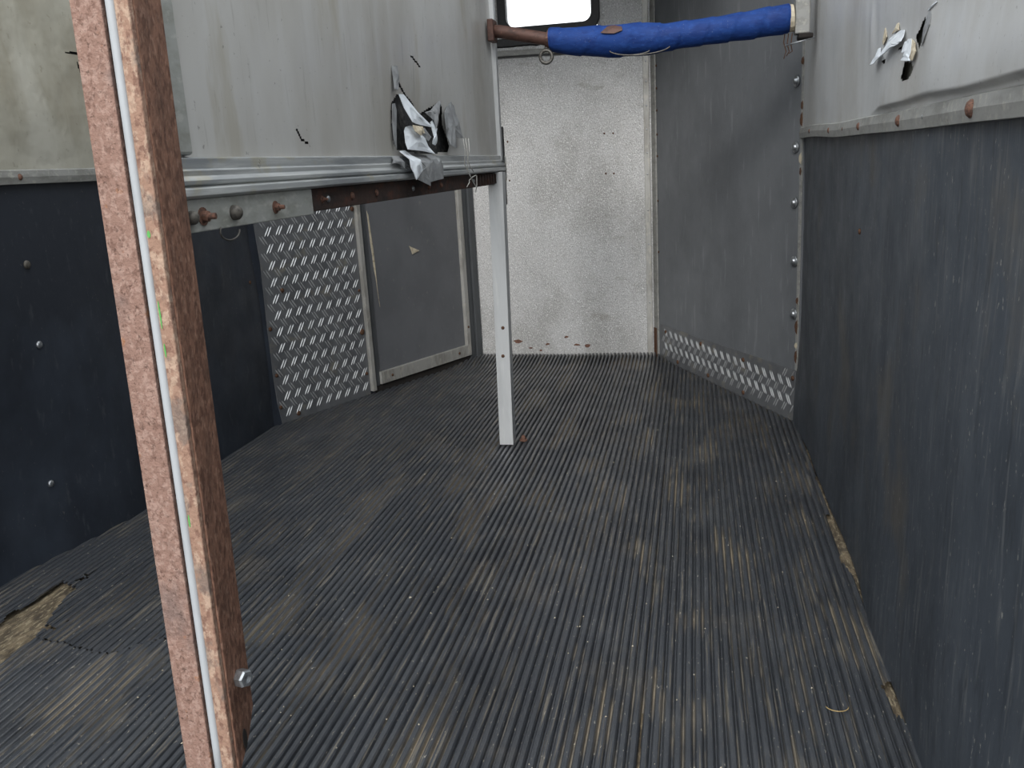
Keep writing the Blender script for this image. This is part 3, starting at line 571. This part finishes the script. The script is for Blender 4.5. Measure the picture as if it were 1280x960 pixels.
# rusty rear post of the partition
rp_ = empty('rusty_post', (-.75, 1.115, 0), label='rusty square steel post with pale sealing strip in the left foreground', cat='post')
def px_(z, x): return x - .0125 * (1.31 - z)      # the post leans very slightly
def pbox(x0, x1, y0, y1, z0, z1, ch=0):
    mb = MB(); Z = lsp(z0, z1, 10)
    for z in Z: mb.V += [Vector((px_(z, x0), y0, z)), Vector((px_(z, x1), y0, z)), Vector((px_(z, x1), y1, z)), Vector((px_(z, x0), y1, z))]
    for i in range(10):
        for j in range(4): mb.F.append((4 * i + j, 4 * i + (j + 1) % 4, 4 * i + 4 + (j + 1) % 4, 4 * i + 4 + j))
    mb.F += [(3, 2, 1, 0), (40, 41, 42, 43)]
    return mb
ZT = TOP - .05
# main body: side profile with the lower rear corner cut away
prof = [(1.088, .14), (1.093, .165), (1.130, .205), (1.1525, .245), (1.1525, ZT), (1.088, ZT)]
mb = MB(); n = len(prof)
mb.V = [Vector((px_(z, -.779), y, z)) for y, z in prof] + [Vector((px_(z, -.700) + .003 * (z < .5), y, z)) for y, z in prof]
mb.F = [(i, (i + 1) % n, n + (i + 1) % n, n + i) for i in range(n)] + [tuple(reversed(range(n))), tuple(range(n, 2 * n))]
tub = build('tube', mb, 'rust_side', rp_, bevel=.002, label='dark flaking rust side')
build('front_plate', pbox(-.7836, -.7385, 1.078, 1.089, .13, ZT), 'rust_front', rp_, bevel=.0015, label='pinkish brown rusted front plate')
flp = build('front_lip', pbox(-.7205, -.700, 1.078, 1.089, .13, ZT), 'rust_lip', rp_, bevel=.002, label='pale flaked rust lip')
build('groove', pbox(-.7385, -.7205, 1.0855, 1.0875, .13, ZT), 'dark', rp_)  # dark strip paints in the shadow line beside the sealing strip
build('sealing_strip', MB().tube([(px_(z, -.7272), 1.0825, z) for z in lsp(.13, ZT, 24)], .0070, 12), 'strip', rp_, smooth=True, label='pale grey rubber sealing strip')
build('foot', MB().box(-.785, -.73, 1.092, 1.13, .005, .142), 'rust_side', rp_, bevel=.002)
fix('hexz', 'nut', (px_(.322, -.697), 1.120, .318), (1, -.35, .1), tub, 1.15, .2)
# oval slot, its dark inside painted as a flat patch on the tube
mb = MB(); P = [(1.112 + .006 * math.cos(a), .212 + .018 * math.sin(a)) for a in lsp(0, 6.0, 15)]
mb.V = [Vector((px_(.21, -.7)+.0055, y, z)) for y, z in P]; mb.F = [tuple(range(len(P)))]
build('slot', mb, 'dark', tub, solid=.001)
for k, (z, h) in enumerate(((1.015, .010), (.905, .04), (.855, .02), (.60, .02))):
    P = [(-.7165 + (.0012 + .0012 * (k < 1)) * math.cos(a) * (1 + .4 * nz(a, k, 2)), z + h * .5 * math.sin(a)) for a in lsp(0, 5.9, 12)]
    mb = MB(); mb.V = [Vector((px_(z, x), 1.0776, zz)) for x, zz in P]; mb.F = [tuple(range(12))] if len(P) == 12 else [tuple(range(len(P)))]
    build('paint_fleck', mb, 'green', flp, solid=.0006)

# white post under the far end of the partition
wp = empty('white_post', (-.732, 3.262, 0), label='slim pale aluminium post under the far end of the partition', cat='post')
def wbox(x0, x1, y0, y1, z0, z1):
    k = lambda z: (1.01 - z) * -.0152
    return MB().hexa([(x0 + k(z0), y0, z0), (x1 + k(z0), y0, z0), (x1 + k(z0), y1, z0), (x0 + k(z0), y1, z0), (x0 + k(z1), y0, z1), (x1 + k(z1), y0, z1), (x1 + k(z1), y1, z1), (x0 + k(z1), y1, z1)])
cfc = build('channel_face', wbox(-.7448, -.690, 3.238, 3.242, .006, 1.055), 'alu', wp, bevel=.001)
build('channel_side', wbox(-.694, -.690, 3.2425, 3.29, .006, 1.055), 'alu', wp)
build('channel_side', wbox(-.7448, -.7408, 3.2425, 3.29, .006, 1.055), 'alu', wp)
for z, x in ((.476, -.7185), (.366, -.7245)): fix('screw', 'screw', (x - .002, 3.238, z), (0, -1, 0), cfc, 1.)
build('foot_bolt', MB().add([(v.x + -.676, v.y + 3.30, v.z + .007) for v in MB().lathe([(.016, -.003), (.016, .003), (.010, .003), (.010, .012), (.005, .02)], 14, (2, 3)).V], MB().lathe([(.016, -.003), (.016, .003), (.010, .003), (.010, .012), (.005, .02)], 14, (2, 3)).F), 'rust_bolt', wp)

# ---------------------------------------------------------------- padded bar across the front of the stall
YBAR = 3.30
bar = empty('padded_bar', (-.16, YBAR, 1.44), label='horizontal bar wrapped in blue tape between partition and right wall', cat='bar')
def zc(x):
    P = [(-.75, 1.552), (-.70, 1.547), (-.50, 1.502), (-.42, 1.490), (-.30, 1.480), (-.10, 1.478), (.10, 1.489), (.31, 1.505), (.40, 1.510)]
    for (a, b), (c, d) in zip(P, P[1:]):
        if a <= x <= c: return b + (d - b) * (x - a) / (c - a)
    return 1.5
def rc(x):
    P = [(-.51, .040), (-.44, .046), (-.30, .054), (-.16, .055), (-.10, .046), (.0, .044), (.12, .045), (.24, .047), (.32, .048)]
    for (a, b), (c, d) in zip(P, P[1:]):
        if a <= x <= c: return b + (d - b) * (x - a) / (c - a)
    return .045
build('pipe', MB().tube([(x, YBAR, zc(x)) for x in lsp(-.715, .375, 30)], .0225, 14), 'pipe', bar, smooth=True, label='rusty brown pipe')
mb = MB(); xs = lsp(-.505, .315, 150); NT = 28
for i, x in enumerate(xs):
    for j in range(NT):
        a = 2 * math.pi * j / NT
        sp = ((x * (11 if x > -.12 else 7) + a / (2 * math.pi) * 1.0) % 1)
        rr = rc(x) + .0032 * sp - .0016 + .002 * nz(x * 14, math.cos(a) * 2, math.sin(a) * 2)
        if i in (0, len(xs) - 1): rr *= .9
        mb.V.append(Vector((x, YBAR + rr * math.cos(a), zc(x) + rr * math.sin(a))))
for i in range(len(xs) - 1):
    for j in range(NT): k = i * NT; mb.F.append((k + j, k + (j + 1) % NT, k + NT + (j + 1) % NT, k + NT + j))
mb.F += [tuple(range(NT)), tuple(reversed(range((len(xs) - 1) * NT, len(xs) * NT)))]
bwr = build('blue_wrapping', mb, 'blue', bar, smooth=True, label='blue tape wrapping over padding')
build('collar', MB().tube([(-.515, YBAR, zc(-.515) + .001), (-.497, YBAR, zc(-.497) + .001)], .031, 16), 'pipe', bar, smooth=False, bevel=.002)
flap('tape_tear', [(-.318, -.012), (-.295, .010), (-.27, .013), (-.245, .006), (-.243, -.008), (-.27, -.016)], lambda s, z, d: Vector((s, YBAR - math.sqrt(max(1e-4, (.056 + d) ** 2 - (z + .034) ** 2)), zc(s) + z + .034)), 'pipe', bwr, .002, .002, .002, 9, label='brown worn patch in the blue tape')
eyr = build('eye_ring', MB().torus((-.517, YBAR - .012, 1.445), .0215, .0062), 'ring', bar, smooth=True, label='grey steel eye ring')
build('ring_stem', MB().tube([(-.517, YBAR - .008, 1.468), (-.515, YBAR, 1.49)], .007, 8), 'ring', eyr, smooth=True)
build('loose_wire', MB().tube([(-.29 + .105 * (1 + math.cos(a)), YBAR - .045, 1.447 + .024 * math.sin(a)) for a in lsp(3.3, 6.1, 16)], .0022, 6), 'ring', bar, smooth=True)
build('loose_wire', MB().tube([(-.27 + .06 * (1 + math.cos(a)), YBAR - .042, 1.437 + .012 * math.sin(a)) for a in lsp(3.3, 6.1, 16)], .002, 6), 'ring', bar, smooth=True)
epd = build('end_pad', MB().tube([(.312, YBAR, zc(.312)), (.328, YBAR, zc(.328))], .044, 16), 'foil_cream', bar, bevel=.003, label='frayed cream end of the padding')
build('end_bracket', MB().box(.330, .378, YBAR - .03, YBAR + .03, 1.452, 1.60), 'trim', bar, bevel=.004)
build('end_clamp', MB().box(.342, .388, YBAR - .036, YBAR + .036, 1.436, 1.452), 'dark', bar, bevel=.004)
build('pin', MB().tube([(.300, YBAR - .02, 1.418), (.392, YBAR - .03, 1.436)], .0028, 8), 'zinc', bar, smooth=True, label='bright locking pin')
for i in range(3): build('frayed_strand', MB().tube([(.300 + .012 * i, YBAR, 1.458), (.296 + .012 * i, YBAR - .004, 1.43 - .004 * i), (.305 + .010 * i, YBAR - .002, 1.40), (.298 + .008 * i, YBAR, 1.378 + .008 * i)], .0016, 6), 'brown', epd, smooth=True)
build('socket', MB().box(-.722, -.700, YBAR - .035, YBAR + .035, 1.51, 1.585), 'pipe', bar, bevel=.004)

# ---------------------------------------------------------------- litter on the floor
def straw(P, label):
    build('straw', MB().tube([(x, y, .004) for x, y in P], .0011, 6), 'straw', smooth=True, label=label, cat='straw')
straw([(.272 + .022 * math.cos(a), 1.625 + .018 * math.sin(a)) for a in lsp(3.4, 6.2, 10)], 'curved stalk of dry straw on the right floor mat')
mb = MB(); q = random.Random(5)
for i in range(150):
    x = q.uniform(-1.2, .36); y = q.uniform(1.35, 3.6); s = q.uniform(.0008, .0020) * (1 if q.random() < .95 else 1.8)
    z = .0015 + hw(x, y); a = q.uniform(0, 3); c, d = math.cos(a) * s * 1.6, math.sin(a) * s * 1.6
    mb.add([(x - c, y - d, z - .001), (x + d * .6, y - c * .6, z - .001), (x + c, y + d, z - .001), (x - d * .6, y + c * .6, z - .001), (x, y, z + s)], [(0, 1, 4), (1, 2, 4), (2, 3, 4), (3, 0, 4)])
build('floor_crumbs', mb, 'crumb', origin=(-.4, 2.2, 0), kind='stuff', label='pale crumbs and chaff scattered over the rubber mats', cat='debris')
